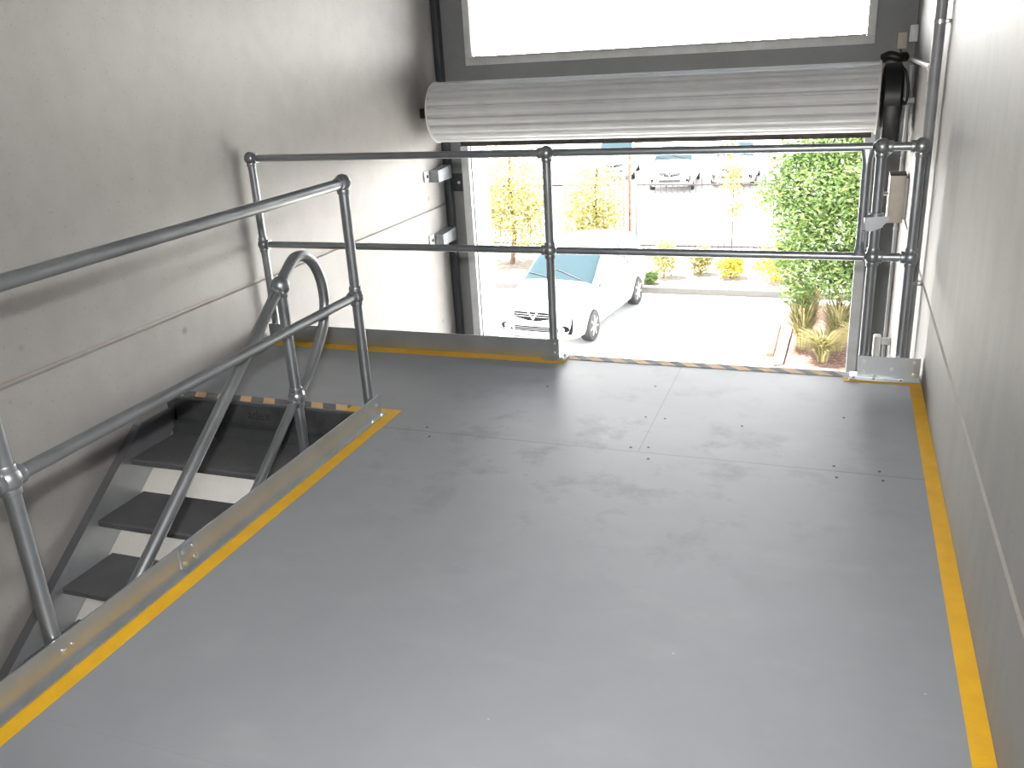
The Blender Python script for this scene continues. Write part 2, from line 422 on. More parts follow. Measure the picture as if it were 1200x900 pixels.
# right section
gr2 = thing('end_guardrail', ((X3+X4)/2, YR, 0), 'short two post galvanised guardrail beside the right wall', 'guardrail', 'mezzanine guardrails')
for x, ds in ((X3, (RT,)), (X4, (LF,))):
    post(gr2, x, YR, .004)
    ball((x, YR, ZT), .0355, (DN,)+ds).build('ball_fitting', M['ball'], gr2)
    ball((x, YR, ZM), .0335, (DN, UP)+ds, RP).build('ball_fitting', M['ball'], gr2)
for z in (ZT, ZM):
    m = MB(); m.cyl((X3, YR, z), (X4, YR, z), RR, 20); m.build('top_rail' if z == ZT else 'mid_rail', M['pipe'], gr2)
m = MB(); m.prism([(3.978, .006), (3.978, .105), (3.983, .105), (3.983, .011), (4.03, .011), (4.03, .006)], 'x', .130, .384)
m.build('toe_plate', M['plate'], gr2, smooth=0)['label'] = 'short galvanised kick plate'
for (x, z) in ((.155, .035), (.155, .08), (.36, .03), (.36, .085), (.27, .05)):
    bolt((x, 3.978, z), (0, -1, 0), .0055, .005).build('bolt', M['bolt'], gr2)
m = MB(); m.box((.100, 3.945, .0018), (.386, 4.045, .0062), .0015); m.build('base_plate', M['plate'], gr2)
for x in (.118, .20, .31):
    bolt((x, 3.962, .006), UP, .006).build('bolt', M['bolt'], gr2)
# latch bracket, clamped on the gate post
m = MB()
m.lathe([(-.03, RP*1.0), (-.03, RP*1.45), (.03, RP*1.45), (.03, RP*1.0)], (X3, YR, .70), UP, 24)
m.prism([(X3-.048, .715), (X3+.045, .722), (X3+.05, .705), (X3+.02, .672), (X3-.02, .655), (X3-.045, .67)], 'y', YR-.032, YR-.026)
m.box((X3-.05, YR-.034, .662), (X3-.04, YR+.02, .716), .002)
m.cyl((X3-.044, YR-.036, .66), (X3-.044, YR-.036, .615), .006, 10)
lt = m.build('latch_bracket', M['plate'], gr2); lt['label'] = 'galvanised latch plate clamped on the post'
# gate between the posts
gt = thing('safety_gate', ((X2+X3)/2, YR, ZM), 'removable two rail pipe gate bar spanning the mezzanine loading gap', 'gate')
XG = .098
for z in (ZT, ZM):
    m = MB(); m.cyl((X2+.036, YR, z), (X3-.037, YR, z), RR, 20); m.build('top_rail' if z == ZT else 'mid_rail', M['pipe'], gt)
pts, fl_ = [], []
for i in range(25):
    s = i/24; z = ZT-.006 - s*(ZT-ZM-.012); e = min(s, 1-s)/.11
    e = min(1, e); e = e*e*(3-2*e)
    pts.append((XG, YR-.018+.006*e, z)); fl_.append((1.38-.38*e, .30+.70*e))
m = MB(); m.tube(pts, .0185, 20, fl_); m.build('upright', M['pipe'], gt)['label'] = 'vertical pipe with flattened ends joining both rails'
m = MB(); m.box((XG+.014, YR-.012, .672), (XG+.034, YR+.004, .722), .003); m.build('latch_pad', M['black'], gt)

# stair guardrail
YA, YBp, YCp = 3.085, 1.373, -.34
sg = thing('stair_guardrail', (XS, 1.4, 0), 'long galvanised guardrail with toe board along the stair opening on the left', 'guardrail', 'mezzanine guardrails')
F, B = (0, 1, 0), (0, -1, 0)
for y, ds in ((YA, (B,)), (YBp, (F, B)), (YCp, (F,))):
    post(sg, XS, y, -.10)
    ball((XS, y, ZT), .0355, (DN,)+ds).build('ball_fitting', M['ball'], sg)
    ball((XS, y, ZM), .0335, (DN, UP)+ds).build('ball_fitting', M['ball'], sg)
    m = MB(); m.box((XS-.028, y-.04, -.14), (XS-.0215, y+.04, .0), .002); m.build('post_bracket', M['plate'], sg)
m = MB(); m.cyl((XS, YCp, ZT), (XS, YA, ZT), .0205, 24); m.build('top_rail', M['pipe'], sg)
m = MB(); m.cyl((XS, YCp, ZM), (XS, YA, ZM), .0185, 24); m.build('mid_rail', M['pipe'], sg)
ys = 1.83   # splice
for (a, b) in ((-.5, ys-.001), (ys+.001, 3.135)):
    m = MB(); m.prism([(XS+.0235, .092), (XS+.0235, .003), (XS+.052, .003), (XS+.052, .008), (XS+.0285, .008), (XS+.0285, .092)], 'y', a, b)
    m.build('toe_board', M['plate'], sg, smooth=0)
m = MB(); m.box((XS+.0275, ys-.008, .018), (XS+.034, ys+.07, .082), .001); m.build('splice_plate', M['plate'], sg)
for (y, z) in ((ys+.008, .03), (ys+.008, .07), (ys+.055, .03), (ys+.055, .07)):
    bolt((XS+.034, y, z), RT, .0055, .005).build('bolt', M['bolt'], sg)
bolt((XS+.0285, YBp+.0, .05), RT, .006, .005).build('bolt', M['bolt'], sg); bolt((XS+.0285, YBp+.03, .05), RT, .004, .004).build('bolt', M['bolt'], sg)
bolt((XS+.0285, YA+.012, .055), RT, .006, .005).build('bolt', M['bolt'], sg)
for dy in (.02, -.06):
    bolt((XS+.043, YA+dy, .008), UP, .0055, .005).build('bolt', M['bolt'], sg)

# ------------------------------------------------------------------ staircase
RISE, RUN, NS = .18, .25, 21
YN = 2.787
slope = RISE/RUN
XI0, XI1 = -2.93, -1.925
st = thing('staircase', ((XI0+XI1)/2, YN-RUN*10, ZG), 'steep open riser steel stair with black checkered treads going down by the left wall', 'staircase')
def stringer(xw, xf):
    """channel: web at xw, flanges reaching to xf"""
    t = .007*(1 if xf > xw else -1); m = MB()
    top = lambda y: -.18 + .045 + (y-YN)*slope
    dep = .236
    yl = YN-(-ZG)/slope-.2
    yl = YN - (3.9-.045+.18*0)/slope + .1
    yt = 3.095
    zt_ = top(yt)
    zcut = -.05
    # outline of the web clipped at slab underside
    ycut = YN + (zcut+.135)/slope
    def web(xa, xb, d0, d1):
        poly = [(yt, max(-.4, top(yt)-d1)), (yt, min(zcut, top(yt)-d0)), (min(yt, ycut), min(zcut, top(min(yt, ycut))-d0)), (yl, top(yl)-d0), (yl, top(yl)-d1)]
        q = []
        for p in poly:
            if not q or (abs(p[0]-q[-1][0])+abs(p[1]-q[-1][1])) > 1e-4: q.append(p)
        m.prism(q, 'x', xa, xb)
    web(xw, xw+t, 0, dep)
    yf = ycut-.012
    m.prism([(yf, top(yf)-.010), (yf, top(yf)), (yl, top(yl)), (yl, top(yl)-.010)], 'x', xw+t, xf)
    m.prism([(yt, top(yt)-dep), (yt, top(yt)-dep+.010), (yl, top(yl)-dep+.010), (yl, top(yl)-dep)], 'x', xw+t, xf)
    return m
stringer(XI0, XL+.004).build('stringer', M['stringer'], st, smooth=0)
stringer(XI1, XO-.002-.025).build('stringer', M['stringer'], st, smooth=0)
def chequer():
    t = NT('chequer_plate'); p = t.pos(); o = t.sep(p)
    v = t.n('ShaderNodeTexVoronoi'); v.distance = 'CHEBYCHEV'; v.inputs['Scale'].default_value = 62; v.inputs['Randomness'].default_value = 0
    mp = t.n('ShaderNodeMapping'); mp.inputs['Rotation'].default_value = (0, 0, .2); mp.inputs['Scale'].default_value = (.55, 1, 1); t.l(p, mp.inputs[0]); t.l(mp.outputs[0], v.inputs['Vector'])
    h = t.ramp(v.outputs['Distance'], [(.12, (1, 1, 1)), (.3, (0, 0, 0))])
    n = t.noise(p, 9, 4)
    k = t.ramp(n, [(.3, (.12, .122, .128)), (.7, (.15, .152, .16))]); t.bump(h, .7, .004)
    return t.set(Base_Color=k, Roughness=.48, Metallic=.2)
M['cheq'] = chequer()
for i in range(NS):
    yn = YN-RUN*i; z = -RISE*(i+1); yb = yn+(.287 if i else .305); t = .005
    m = MB()
    poly = [(yn, z-.026), (yn, z-.006), (yn+.006, z), (yb, z), (yb, z-.026), (yb-t, z-.026), (yb-t, z-t), (yn+.009, z-t), (yn+t, z-.009), (yn+t, z-.026)]
    m.prism(poly, 'x', XI0+.002, XI1-.002)
    m.build('tread', M['cheq'], st, smooth=0)
# kick plate at the head of the stair with the punched maker's word
m = MB(); m.prism([(YS-.026, -.115), (YS-.026, -.006), (YS-.022, -.0025), (YS-.002, -.0025), (YS-.002, -.012), (YS-.02, -.012), (YS-.02, -.109), (YS-.045, -.109), (YS-.045, -.115)], 'x', XI0+.02, XI1-.01)
kp = m.build('head_plate', M['kick'], st, smooth=0)
for x in (-2.80, -2.10):
    bolt((x, YS-.026, -.05), B, .010, .007).build('bolt', M['kick'], kp)
def text_mesh(body, size, ext, weight=0.0):
    c = bpy.data.curves.new('t', 'FONT'); c.body = body; c.size = size; c.extrude = ext; c.align_x = 'CENTER'; c.resolution_u = 6; c.offset = weight
    o = bpy.data.objects.new('t', c); col.objects.link(o); dg = bpy.context.evaluated_depsgraph_get(); dg.update()
    me = bpy.data.meshes.new_from_object(o.evaluated_get(dg)); bpy.data.objects.remove(o); bpy.data.curves.remove(c); return me
me = text_mesh('adex', .066, .0006, .0006)
R = Matrix.Translation(Vector((-2.435, YS-.0264, -.071))-Vector(ROOT[st.name])) @ Matrix.Rotation(PI/2, 4, 'X')
me.transform(R); me.materials.append(M['kickdark'])
tx = bpy.data.objects.new('lettering', me); col.objects.link(tx); tx.parent = kp; tx['label'] = 'small punched lowercase letters'

# stair handrail on the right hand stringer, with the looped end
XH = -1.945
hr = thing('stair_handrail', (XH, 2.72, -.2), 'galvanised stair handrail with looped end dropping through the floor opening', 'handrail')
yp, zb1, zb2 = 2.725, .674, .228
m = MB(); m.cyl((XH, yp, -.20), (XH, yp, zb1), RP, 24); m.build('post', M['pipe'], hr)
dn = Vector((0, -RUN, -RISE)).normalized(); upv = -dn
ball((XH, yp, zb1), .0365, (DN, dn)).build('ball_fitting', M['ball'], hr)
ball((XH, yp, zb2), .0345, (DN, UP, dn)).build('ball_fitting', M['ball'], hr)
Lr = 4.1
P0 = Vector((XH, yp, zb1)); Q0 = Vector((XH, yp, zb2))
m = MB(); m.cyl(P0, P0+dn*Lr, RP, 24); m.build('top_rail', M['pipe'], hr)
m = MB(); m.cyl(Q0, Q0+dn*Lr, RR, 24); m.build('mid_rail', M['pipe'], hr)
# loop: leaves the top ball along the slope, bends over and comes back to the lower ball
ctrl = [(yp, zb1), (yp+.055, zb1+.045), (yp+.115, zb1+.078), (yp+.18, zb1+.072), (yp+.235, zb1+.035), (yp+.272, zb1-.03), (yp+.285, zb1-.10), (yp+.278, zb1-.165), (yp+.245, zb1-.24), (yp+.17, zb1-.325), (yp+.085, zb1-.40), (yp, zb2)]
def catmull(c, n=8):
    out = []
    for i in range(len(c)-1):
        p = [c[max(i-1, 0)], c[i], c[i+1], c[min(i+2, len(c)-1)]]
        for k in range(n):
            t = k/n
            out.append(tuple(.5*((2*p[1][j]) + (-p[0][j]+p[2][j])*t + (2*p[0][j]-5*p[1][j]+4*p[2][j]-p[3][j])*t*t + (-p[0][j]+3*p[1][j]-3*p[2][j]+p[3][j])*t**3) for j in range(len(p[0]))))
    out.append(c[-1]); return out
m = MB(); m.tube([(XH, y, z) for y, z in catmull(ctrl)], RP, 20); m.build('loop_end', M['pipe'], hr)
for k in (1.7, 3.5):
    b = P0+dn*k; m = MB(); m.cyl((XH, b.y, b.z), (XH, b.y, b.z-1.0), RP, 20); m.build('post', M['pipe'], hr)
    ball(b, .0365, (DN, dn, upv)).build('ball_fitting', M['ball'], hr)
    c = Q0+dn*k; ball(c, .0345, (DN, UP, dn, upv)).build('ball_fitting', M['ball'], hr)

# ------------------------------------------------------------------ roller door
YC, ZCt, RD = 6.26, 1.062, .212
CX0, CX1 = -2.845, .178
rd = thing('roller_door', ((CX0+CX1)/2, YC, ZCt), 'rolled up white ribbed roller door over the doorway', 'roller door')
NR = 19; prof = []
for k in range(NR):
    a0 = 2*PI*k/NR; w = 2*PI/NR
    for f, dr in ((0, 0), (.3, .003), (.60, 0), (.64, -.012), (.69, -.027), (.86, -.027), (.92, -.010), (.97, -.001)):
        prof.append((YC+(RD+dr)*math.cos(a0+f*w), ZCt+(RD+dr)*math.sin(a0+f*w)))
m = MB(); m.prism(prof, 'x', CX0, CX1); m.build('curtain_roll', M['door'], rd, smooth=0)
for x in (CX0-.012, CX1):
    m = MB(); m.lathe([(0, .16), (0, RD+.006), (.012, RD+.006), (.012, .16)], (x, YC, ZCt), RT, 64); m.build('end_ring', M['door_white'], rd)
m = MB(); m.cyl((XL+.002, YC, ZCt), (.203, YC, ZCt), .03, 20); m.build('axle', M['darkgrey'], rd)
# hanging tail of the curtain and its bottom rail
yk = YC+RD-.018
m = MB(); pf = [(yk, ZCt)]
zt0, zt1 = ZCt, .845
m.box((CX0+.03, yk-.004, zt1), (CX1-.03, yk+.004, zt0)); m.build('curtain_tail', M['door'], rd, smooth=0)
m = MB(); m.prism([(yk-.028, .798), (yk+.028, .798), (yk+.028, .806), (yk+.006, .806), (yk+.006, .85), (yk-.006, .85), (yk-.006, .806), (yk-.028, .806)], 'x', DX0+.03, DX1-.03)
m.build('bottom_rail', M['darkmetal'], rd, smooth=0)
m = MB(); m.box((XL+.001, YC-.05, ZCt-.035), (CX0-.03, YC+.05, ZCt+.035), .006); m.build('end_bracket', M['black'], rd)
# side guides
def guide(x0, x1, name, label):
    m = MB(); sgn = 1 if x1 > x0 else -1
    m.box((min(x0, x1), YD-.13, ZG), (max(x0, x1), YD-.002, .80), .003)
    g = thing(name, ((x0+x1)/2, YD-.06, ZG), label, 'door guide', 'roller door guides')
    m = MB()
    # C channel, mouth towards the opening
    w = abs(x1-x0); a, b = (x0, x1)
    s = 1 if b > a else -1
    t = .005
    m.prism([(a, YD-.115), (b, YD-.115), (b, YD-.075), (b-s*t, YD-.075), (b-s*t, YD-.11), (a+s*t, YD-.11), (a+s*t, YD-.01), (b-s*t, YD-.01), (b-s*t, YD-.045), (b, YD-.045), (b, YD-.004), (a, YD-.004)], 'z', ZG, .81)
    m.build('channel', M['guide'], g, smooth=0); return g
guide(DX0+.003, DX0+.065, 'door_guide', 'galvanised door guide channel on the left side of the doorway')
guide(DX1-.002, DX1-.066, 'door_guide', 'galvanised door guide channel on the right side of the doorway')
# wind lock brackets on the left wall
def wbracket(z, label, dark):
    g = thing('wall_bracket', (XL, 6.35, z), label, 'bracket', 'brackets beside the left door guide')
    m = MB(); m.box((XL+.002, 6.18, z-.04), (XL+.012, 6.266, z+.04), .003); p = m.build('wall_plate', M['white'], g)
    m = MB(); m.lathe([(0, .012), (.006, .012)], (XL+.012, 6.222, z), RT, 16); m.build('hole_ring', M['darkmetal'], g)
    m = MB(); m.prism([(6.27, z-.05), (6.52, z-.05), (6.52, z+.05), (6.27, z+.035)], 'x', XL+.002, XL+.085); m.build('arm', M['bracket'], g, smooth=0)
    return g
wbracket(.60, 'grey steel bracket with white plate on left wall, just under the roller', False)
wbracket(.11, 'lower grey steel bracket on left wall beside the door column', True)
m = MB(); m.box((-2.945, YD-.012, .43), (-2.815, YD-.002, .57), .002)
pl = m.build('fixing_plate', M['darkgrey'], None); tag(pl, 'square dark fixing plate bolted to the left door column', 'plate')
m = MB(); m.cyl((-2.875, YD-.012, .50), (-2.875, YD-.02, .50), .012, 6); m.build('bolt', M['bolt'], pl)

# motor, boxes, pipes at the right end
mo = thing('roller_door_motor', (.25, YC, ZCt), 'black chain hoist motor beside the right end of the roller', 'motor')
m = MB()
m.lathe([(0, .02), (0, .175), (.012, .20), (.10, .20), (.115, .175), (.115, .02)], (.205, YC-.03, ZCt), RT, 40)
m.box((.215, YC-.225, ZCt-.29), (.315, YC-.03, ZCt+.02), .015)
m.build('housing', M['black'], mo)
m = MB(); m.tube(catmull([(.30, YC-.15, ZCt+.17), (.325, YC-.17, ZCt+.15), (.345, YC-.18, ZCt+.06), (.34, YC-.18, ZCt-.03), (.315, YC-.17, ZCt-.01), (.30, YC-.15, ZCt+.02)]), .008, 10); m.build('cable', M['black'], mo)
m = MB(); m.box((.25, YC-.16, ZCt-.34), (.285, YC-.09, ZCt-.26), .008); m.build('chain_guide', M['white'], mo)
m = MB(); m.cyl((.295, YC-.12, ZCt-.02), (XR-.002, YC-.12, ZCt-.02), .018, 14); m.build('mount_rod', M['guide'], mo)
m = MB(); m.cyl((.247, YC-.213, ZCt-.11), (.247, YC-.216, ZCt-.11), .012, 16); m.build('badge', M['guide'], mo)

dp = thing('downpipe', (.352, 4.44, ZG), 'tall dark grey pipe clipped upright to the right wall', 'pipe')
m = MB(); m.cyl((.352, 4.44, ZG), (.352, 4.44, ZC-.002), .024, 24); m.build('pipe', M['upvc'], dp)
for z in (1.47, .33, -.8):
    m = MB(); m.lathe([(-.008, .024), (-.008, .0275), (.008, .0275), (.008, .024)], (.352, 4.44, z), UP, 24); m.box((.372, 4.405, z-.008), (XR-.001, 4.475, z+.008), .002)
    m.cyl((.333, 4.421, z), (.330, 4.418, z), .008, 12); m.build('clip', M['bolt'], dp)
hp = thing('conduit', (.368, 5.5, 1.275), 'thin pale horizontal pipe on the right wall by the motor', 'pipe')
m = MB(); m.tube([(.366, 6.58, 1.275), (.366, 4.78, 1.275)], .014, 14); m.build('tube', M['pinkpipe'], hp)
m = MB(); m.cyl((.366, 4.83, 1.275), (.366, 4.76, 1.275), .022, 16); m.cyl((.366, 4.795, 1.275), (.366, 4.795, 1.21), .016, 14); m.build('elbow', M['pinkpipe'], hp)
cd = thing('conduit', (.365, 6.5, ZG), 'pale vertical conduit in the right hand corner by the doorway', 'pipe')
m = MB(); m.tube([(.372, 6.42, 1.24), (.372, 6.42, ZG)], .0125, 14); m.build('tube', M['conduit'], cd)
for z in (1.0, .2, -.6):
    m = MB(); m.lathe([(-.01, .012), (-.01, .0165), (.01, .0165), (.01, .012)], (.372, 6.42, z), UP, 16); m.build('saddle', M['guide'], cd)
# switch box, sockets
bx = thing('control_box', (.34, 6.0, .44), 'beige upright door control box on the right wall behind the posts', 'box')
m = MB(); m.box((.285, 5.93, .33), (XR-.014, 6.08, .62), .006); m.build('case', M['beige'], bx)
m = MB(); m.box((.283, 5.928, .618), (XR-.012, 6.082, .626), .002); m.build('lid', M['darkmetal'], bx)
m = MB(); m.box((XR-.016, 5.95, .35), (XR, 6.06, .60)); m.build('back_plate', M['white'], bx)
m = MB(); m.cyl((.245, 6.0, .50), (.29, 6.0, .50), .012, 12); m.build('spigot', M['white'], bx)
sb = thing('junction_box', (.31, YD-.03, 1.30), 'small cream box on the door wall above the motor', 'box')
m = MB(); m.box((.283, YD-.05, 1.335), (.340, YD, 1.435), .004); m.build('case', M['cream'], sb)
m = MB(); m.cyl((.31, YD-.03, 1.335), (.31, YD-.03, 1.27), .007, 10); m.build('gland', M['black'], sb)
sb = thing('power_socket', (.37, 6.45, 1.35), 'small glossy white socket box high in the right corner', 'box')
m = MB(); m.box((.345, 6.40, 1.375), (XR-.001, 6.46, 1.475), .004); m.build('case', M['white'], sb)
for z in (1.44, 1.41):
    m = MB(); m.cyl((.367, 6.40, z), (.367, 6.394, z), .010, 14); m.build('knob', M['white'], sb)
pp = thing('cable_bundle', (.30, 6.4, 1.29), 'short black cable bundle running from the roller end to the right wall', 'cable')
m = MB(); m.tube(catmull([(.20, 6.42, 1.285), (.24, 6.40, 1.30), (.29, 6.40, 1.285), (.31, 6.42, 1.288), (.335, 6.44, 1.29)]), .030, 12); m.build('sleeve', M['black'], pp)
sn = thing('door_sensor', (.33, 6.2, -.55), 'small white sensor box low on the right wall behind the posts', 'sensor')
m = MB(); m.box((.285, 6.12, -.62), (.335, 6.20, -.47), .012); m.build('case', M['white'], sn)
m = MB(); m.box((.33, 6.14, -.53), (XR-.001, 6.18, -.49), .003); m.build('arm', M['white'], sn)

# ------------------------------------------------------------------ outside
m = MB(); m.box((-40, YD+.45, ZG-.3), (40, 19.62, ZG)); struct('driveway', m, M['drive'], smooth=0, origin=(0, 12, ZG))
m = MB(); m.box((-40, 23.4, ZG-.3), (40, 120, ZG+.02)); struct('yard_beyond', m, M['road'], smooth=0, origin=(0, 60, ZG))
m = MB(); m.box((-40, 19.62, ZG-.3), (40, 19.80, ZG+.15), .02); struct('kerb', m, M['kerb'], origin=(0, 19.7, ZG))
m = MB(); m.box((-40, 19.80, ZG-.3), (40, 23.4, ZG+.10)); struct('garden_strip', m, M['palemulch'], smooth=0, origin=(0, 21, ZG))
m = MB(); m.prism([(-.70, 14.95), (3.4, 14.7), (3.4, 19.4), (-.62, 18.9)], 'z', ZG-.1, ZG+.06); struct('garden_bed', m, M['soil'], smooth=0, origin=(1, 17, ZG))
m = MB(); m.prism([(-.86, 14.9), (-.71, 14.9), (-.63, 18.95), (-.78, 18.95)], 'z', ZG-.1, ZG+.12); m.prism([(-.86, 14.78), (3.5, 14.5), (3.5, 14.68), (-.71, 14.94)], 'z', ZG-.1, ZG+.10)
struct('bed_edging', m, M['kerb'], smooth=0)
m = MB(); m.box((-1.04, 15.6, ZG), (-.91, 17.6, ZG+.07), .01); tag(m.build('timber_edge', M['redtimber'], None), 'red brown timber length lying along the garden bed edge', 'timber')

def leaves(mb, centers, n, size, rng, flat=.4):
    """many small folded leaves; colour variation goes in a vertex colour layer"""
    lay = mb.bm.loops.layers.color.get('leafvar') or mb.bm.loops.layers.color.new('leafvar')
    tot = sum(c[1][0]*c[1][1]*c[1][2] for c in centers)
    for c, r in centers:
        k = int(n*(r[0]*r[1]*r[2])/tot)
        for _ in range(k):
            d = Vector((rng.gauss(0, 1), rng.gauss(0, 1), rng.gauss(0, 1))).normalized()*(rng.random()**.45)
            p = Vector((c[0]+d.x*r[0], c[1]+d.y*r[1], c[2]+d.z*r[2]))
            if p.z < ZG+.03: continue
            a = Vector((rng.gauss(0, 1), rng.gauss(0, 1), rng.gauss(0, .6))).normalized()
            b = a.cross(Vector((rng.gauss(0, 1), rng.gauss(0, 1), rng.gauss(0, 1)))).normalized()
            s = size*rng.uniform(.6, 1.25); nrm = a.cross(b)*s*.15
            v = [mb.bm.verts.new(q) for q in (p-a*s, p+b*s*flat+nrm, p+a*s, p-b*s*flat+nrm)]
            f = mb.bm.faces.new(v); g = min(1, max(0, rng.gauss(.5, .22)))
            for l in f.loops: l[lay] = (g, g, g, 1)
def plant(name, loc, blobs, n, size, mat, label, cat, group=None, stems=(), seed=1):
    rng = random.Random(seed); t = thing(name, loc, label, cat, group)
    m = MB(); C = [((loc[0]+b[0], loc[1]+b[1], loc[2]+b[2]), b[3]) for b in blobs]
    leaves(m, C, n, size, rng); m.build('foliage', mat, t, smooth=0)
    if stems:
        m = MB()
        for s in stems: m.tube(catmull([tuple(loc[i]+q[i] for i in range(3)) for q in s[0]], 5), [s[1]*(1-.55*k/ max(1, (len(s[0])-1)*5)) for k in range((len(s[0])-1)*5+1)], 8)
        m.build('trunk', M['bark'], t)
    return t
G = ZG+.05
# big leafy shrub right of the drive
plant('shrub_tree', (.0, 16.3, G), [(-.15, 0, 2.95, (.95, .7, .65)), (-1.0, 0, 2.75, (.5, .4, .38)), (-.55, -.05, 2.2, (.6, .6, .6)), (.35, .1, 2.2, (.75, .7, .7)), (-.45, -.1, 1.55, (.62, .5, .5)), (.2, -.15, 1.35, (.55, .5, .5)), (.75, .1, 1.6, (.7, .6, .6)), (1.2, .3, 2.9, (.8, .7, 1.0)), (-.3, .2, 3.55, (.75, .6, .45)), (.7, .3, 3.7, (.8, .7, .6)), (-.6, -.1, 1.02, (.34, .4, .3)), (-.85, .1, 3.25, (.4, .35, .35))],
      24000, .058, M['leaf'], 'tall bushy green shrub growing in the garden bed right of the driveway', 'shrub', None,
      [([(.45, 0, 0), (.4, .05, .9), (.2, .1, 2.0), (.0, .2, 3.0)], .06), ([(.5, .1, 0), (.7, .1, 1.0), (.9, .2, 2.6)], .05), ([(.4, -.1, .3), (.0, -.1, 1.2), (-.6, 0, 2.6)], .035)], 3)
def grass_clump(loc, h, r, n, label, seed):
    rng = random.Random(seed); m = MB(); lay = m.bm.loops.layers.color.new('leafvar')
    for _ in range(n):
        a = rng.uniform(0, 2*PI); d = Vector((math.cos(a), math.sin(a), 0)); w = Vector((-d.y, d.x, 0))*rng.uniform(.008, .016)
        p = Vector(loc)+d*rng.random()*r*.25; L = h*rng.uniform(.6, 1.15); out = r*rng.uniform(.5, 1.3); g = rng.random()
        prev = None
        for k in range(5):
            t = k/4; q = p+d*out*t**1.6+Vector((0, 0, L*(t*1.5-.75*t*t)*1.1)); ww = w*(1-t*.85)
            cur = (m.bm.verts.new(q-ww), m.bm.verts.new(q+ww))
            if prev:
                f = m.bm.faces.new((prev[0], prev[1], cur[1], cur[0]))
                for l in f.loops: l[lay] = (g, g, g, 1)
            prev = cur
    return tag(m.build('grass_clump', M['straw'], None, smooth=0, origin=loc), label, 'grass', 'straw grass clumps under the shrub')
for i, (x, y, h, r, lb) in enumerate(((-.45, 16.0, 1.0, .36, 'leftmost straw grass clump at the corner of the garden bed'), (-.08, 15.35, .62, .36, 'straw grass clump at the front of the bed nearest the kerb'), (.15, 16.0, 1.05, .38, 'straw grass clump below the tall shrub trunk'), (.55, 15.35, .8, .36, 'rightmost straw grass clump beside the door guide'), (-.42, 16.8, 1.15, .34, 'grass clump at the rear of the bed below the shrub'), (.62, 16.15, 1.1, .36, 'tall straw grass clump right of the shrub trunk'))):
    grass_clump((x, y, G), h, r, 800, lb, 20+i)
# low planting behind the kerb
K = ZG+.10
for i, (x, y, r, h, mt, n, lb) in enumerate((
        (-3.85, 20.75, .36, .95, 'leaf_y', 900, 'small olive shrub behind the kerb just right of the white car'),
        (-3.05, 21.2, .3, .7, 'leaf_y', 800, 'second low olive shrub behind the kerb right of the car'),
        (-2.3, 20.9, .36, .55, 'leaf_f', 700, 'low yellowish shrub behind the kerb in the middle of the strip'),
        (-1.25, 20.7, .55, .9, 'leaf_f', 1300, 'bright yellow flowering shrub behind the kerb left of the tall shrub'),
        (-4.05, 20.08, .18, .3, 'leaf', 500, 'tiny green ground plant against the kerb beside the car'))):
    plant('low_shrub', (x, y, K), [(0, 0, h*.5, (r, r, h*.5)), (r*.3, .1, h*.65, (r*.6, r*.6, h*.4))], n, .055, M[mt], lb, 'shrub', 'low shrubs behind the kerb', [([(0, 0, 0), (.03, 0, h*.3), (0, .02, h*.7)], .015)], 40+i)
# pale trees behind the car
for i, (x, y, h, r, n, lb) in enumerate((
        (-8.1, 21.8, 3.3, 1.3, 5200, 'tallest olive tree behind the parked white car'),
        (-5.85, 21.9, 2.75, .98, 3400, 'olive tree behind the roof of the white car'),
        (-10.3, 21.4, 2.3, .9, 1500, 'lower olive bush at the far left behind the car'))):
    plant('olive_tree', (x, y, K), [(0, 0, h*.6, (r*.9, r*.9, h*.4)), (r*.4, -.1, h*.35, (r*.5, r*.6, h*.28)), (-r*.4, .1, h*.4, (r*.5, r*.6, h*.3))], n, .07, M['leaf_y'], lb, 'tree', 'olive trees behind the car',
          [([(0, 0, 0), (.1, 0, h*.3), (0, .1, h*.6), (.1, 0, h*.9)], .07)], 60+i)
plant('slender_sapling', (-2.45, 22.3, K), [(0, 0, 2.2, (.35, .35, .5)), (.1, 0, 1.4, (.25, .25, .4)), (-.1, 0, 2.8, (.25, .25, .3))], 700, .06, M['leaf_y'], 'slender pale sapling in front of the steel fence', 'tree', None, [([(0, 0, 0), (.02, 0, 1), (0, 0, 2.5)], .025)], 77)
# steel picket fence: rails plus pickets, split at the rusty post
def fence(x0, x1, label, pitch=.15, h=2.1):
    f = thing('picket_fence', ((x0+x1)/2, 23.2, K), label, 'fence', 'steel picket fence panels')
    m = MB()
    for z in (.25, h-.25): m.box((x0, 23.18, K+z-.02), (x1, 23.22, K+z+.02))
    m.build('rail', M['fence'], f, smooth=0)
    x = x0+pitch/2; first = None
    while x < x1:
        if first is None:
            m = MB(); m.box((x-.011, 23.155, K+.08), (x+.011, 23.178, K+h)); first = m.build('picket', M['fence'], f, smooth=0); xf = x
        else:
            q = first.copy(); col.objects.link(q); q.location.x = first.location.x + x-xf
        x += pitch
    for x in (x0+.02, x1-.02):
        q = MB(); q.box((x-.03, 23.16, K), (x+.03, 23.22, K+h+.08), .004); q.build('fence_post', M['bracket'], f)
fence(-13.5, -5.35, 'pale steel picket fence left of the rusty post, behind the car')
fence(-5.05, -1.4, 'pale steel picket fence in the middle, right of the rusty post')
fence(-1.3, 5.5, 'pale steel picket fence behind the tall green shrub')
m = MB(); m.cyl((-5.2, 23.15, K), (-5.2, 23.15, K+2.7), .045, 12); m.cyl((-5.2, 23.15, K+2.7), (-5.2, 23.15, K+2.76), .055, 12)
tag(m.build('rusty_post', M['rust'], None), 'rusty red post standing in the fence line behind the car', 'post')

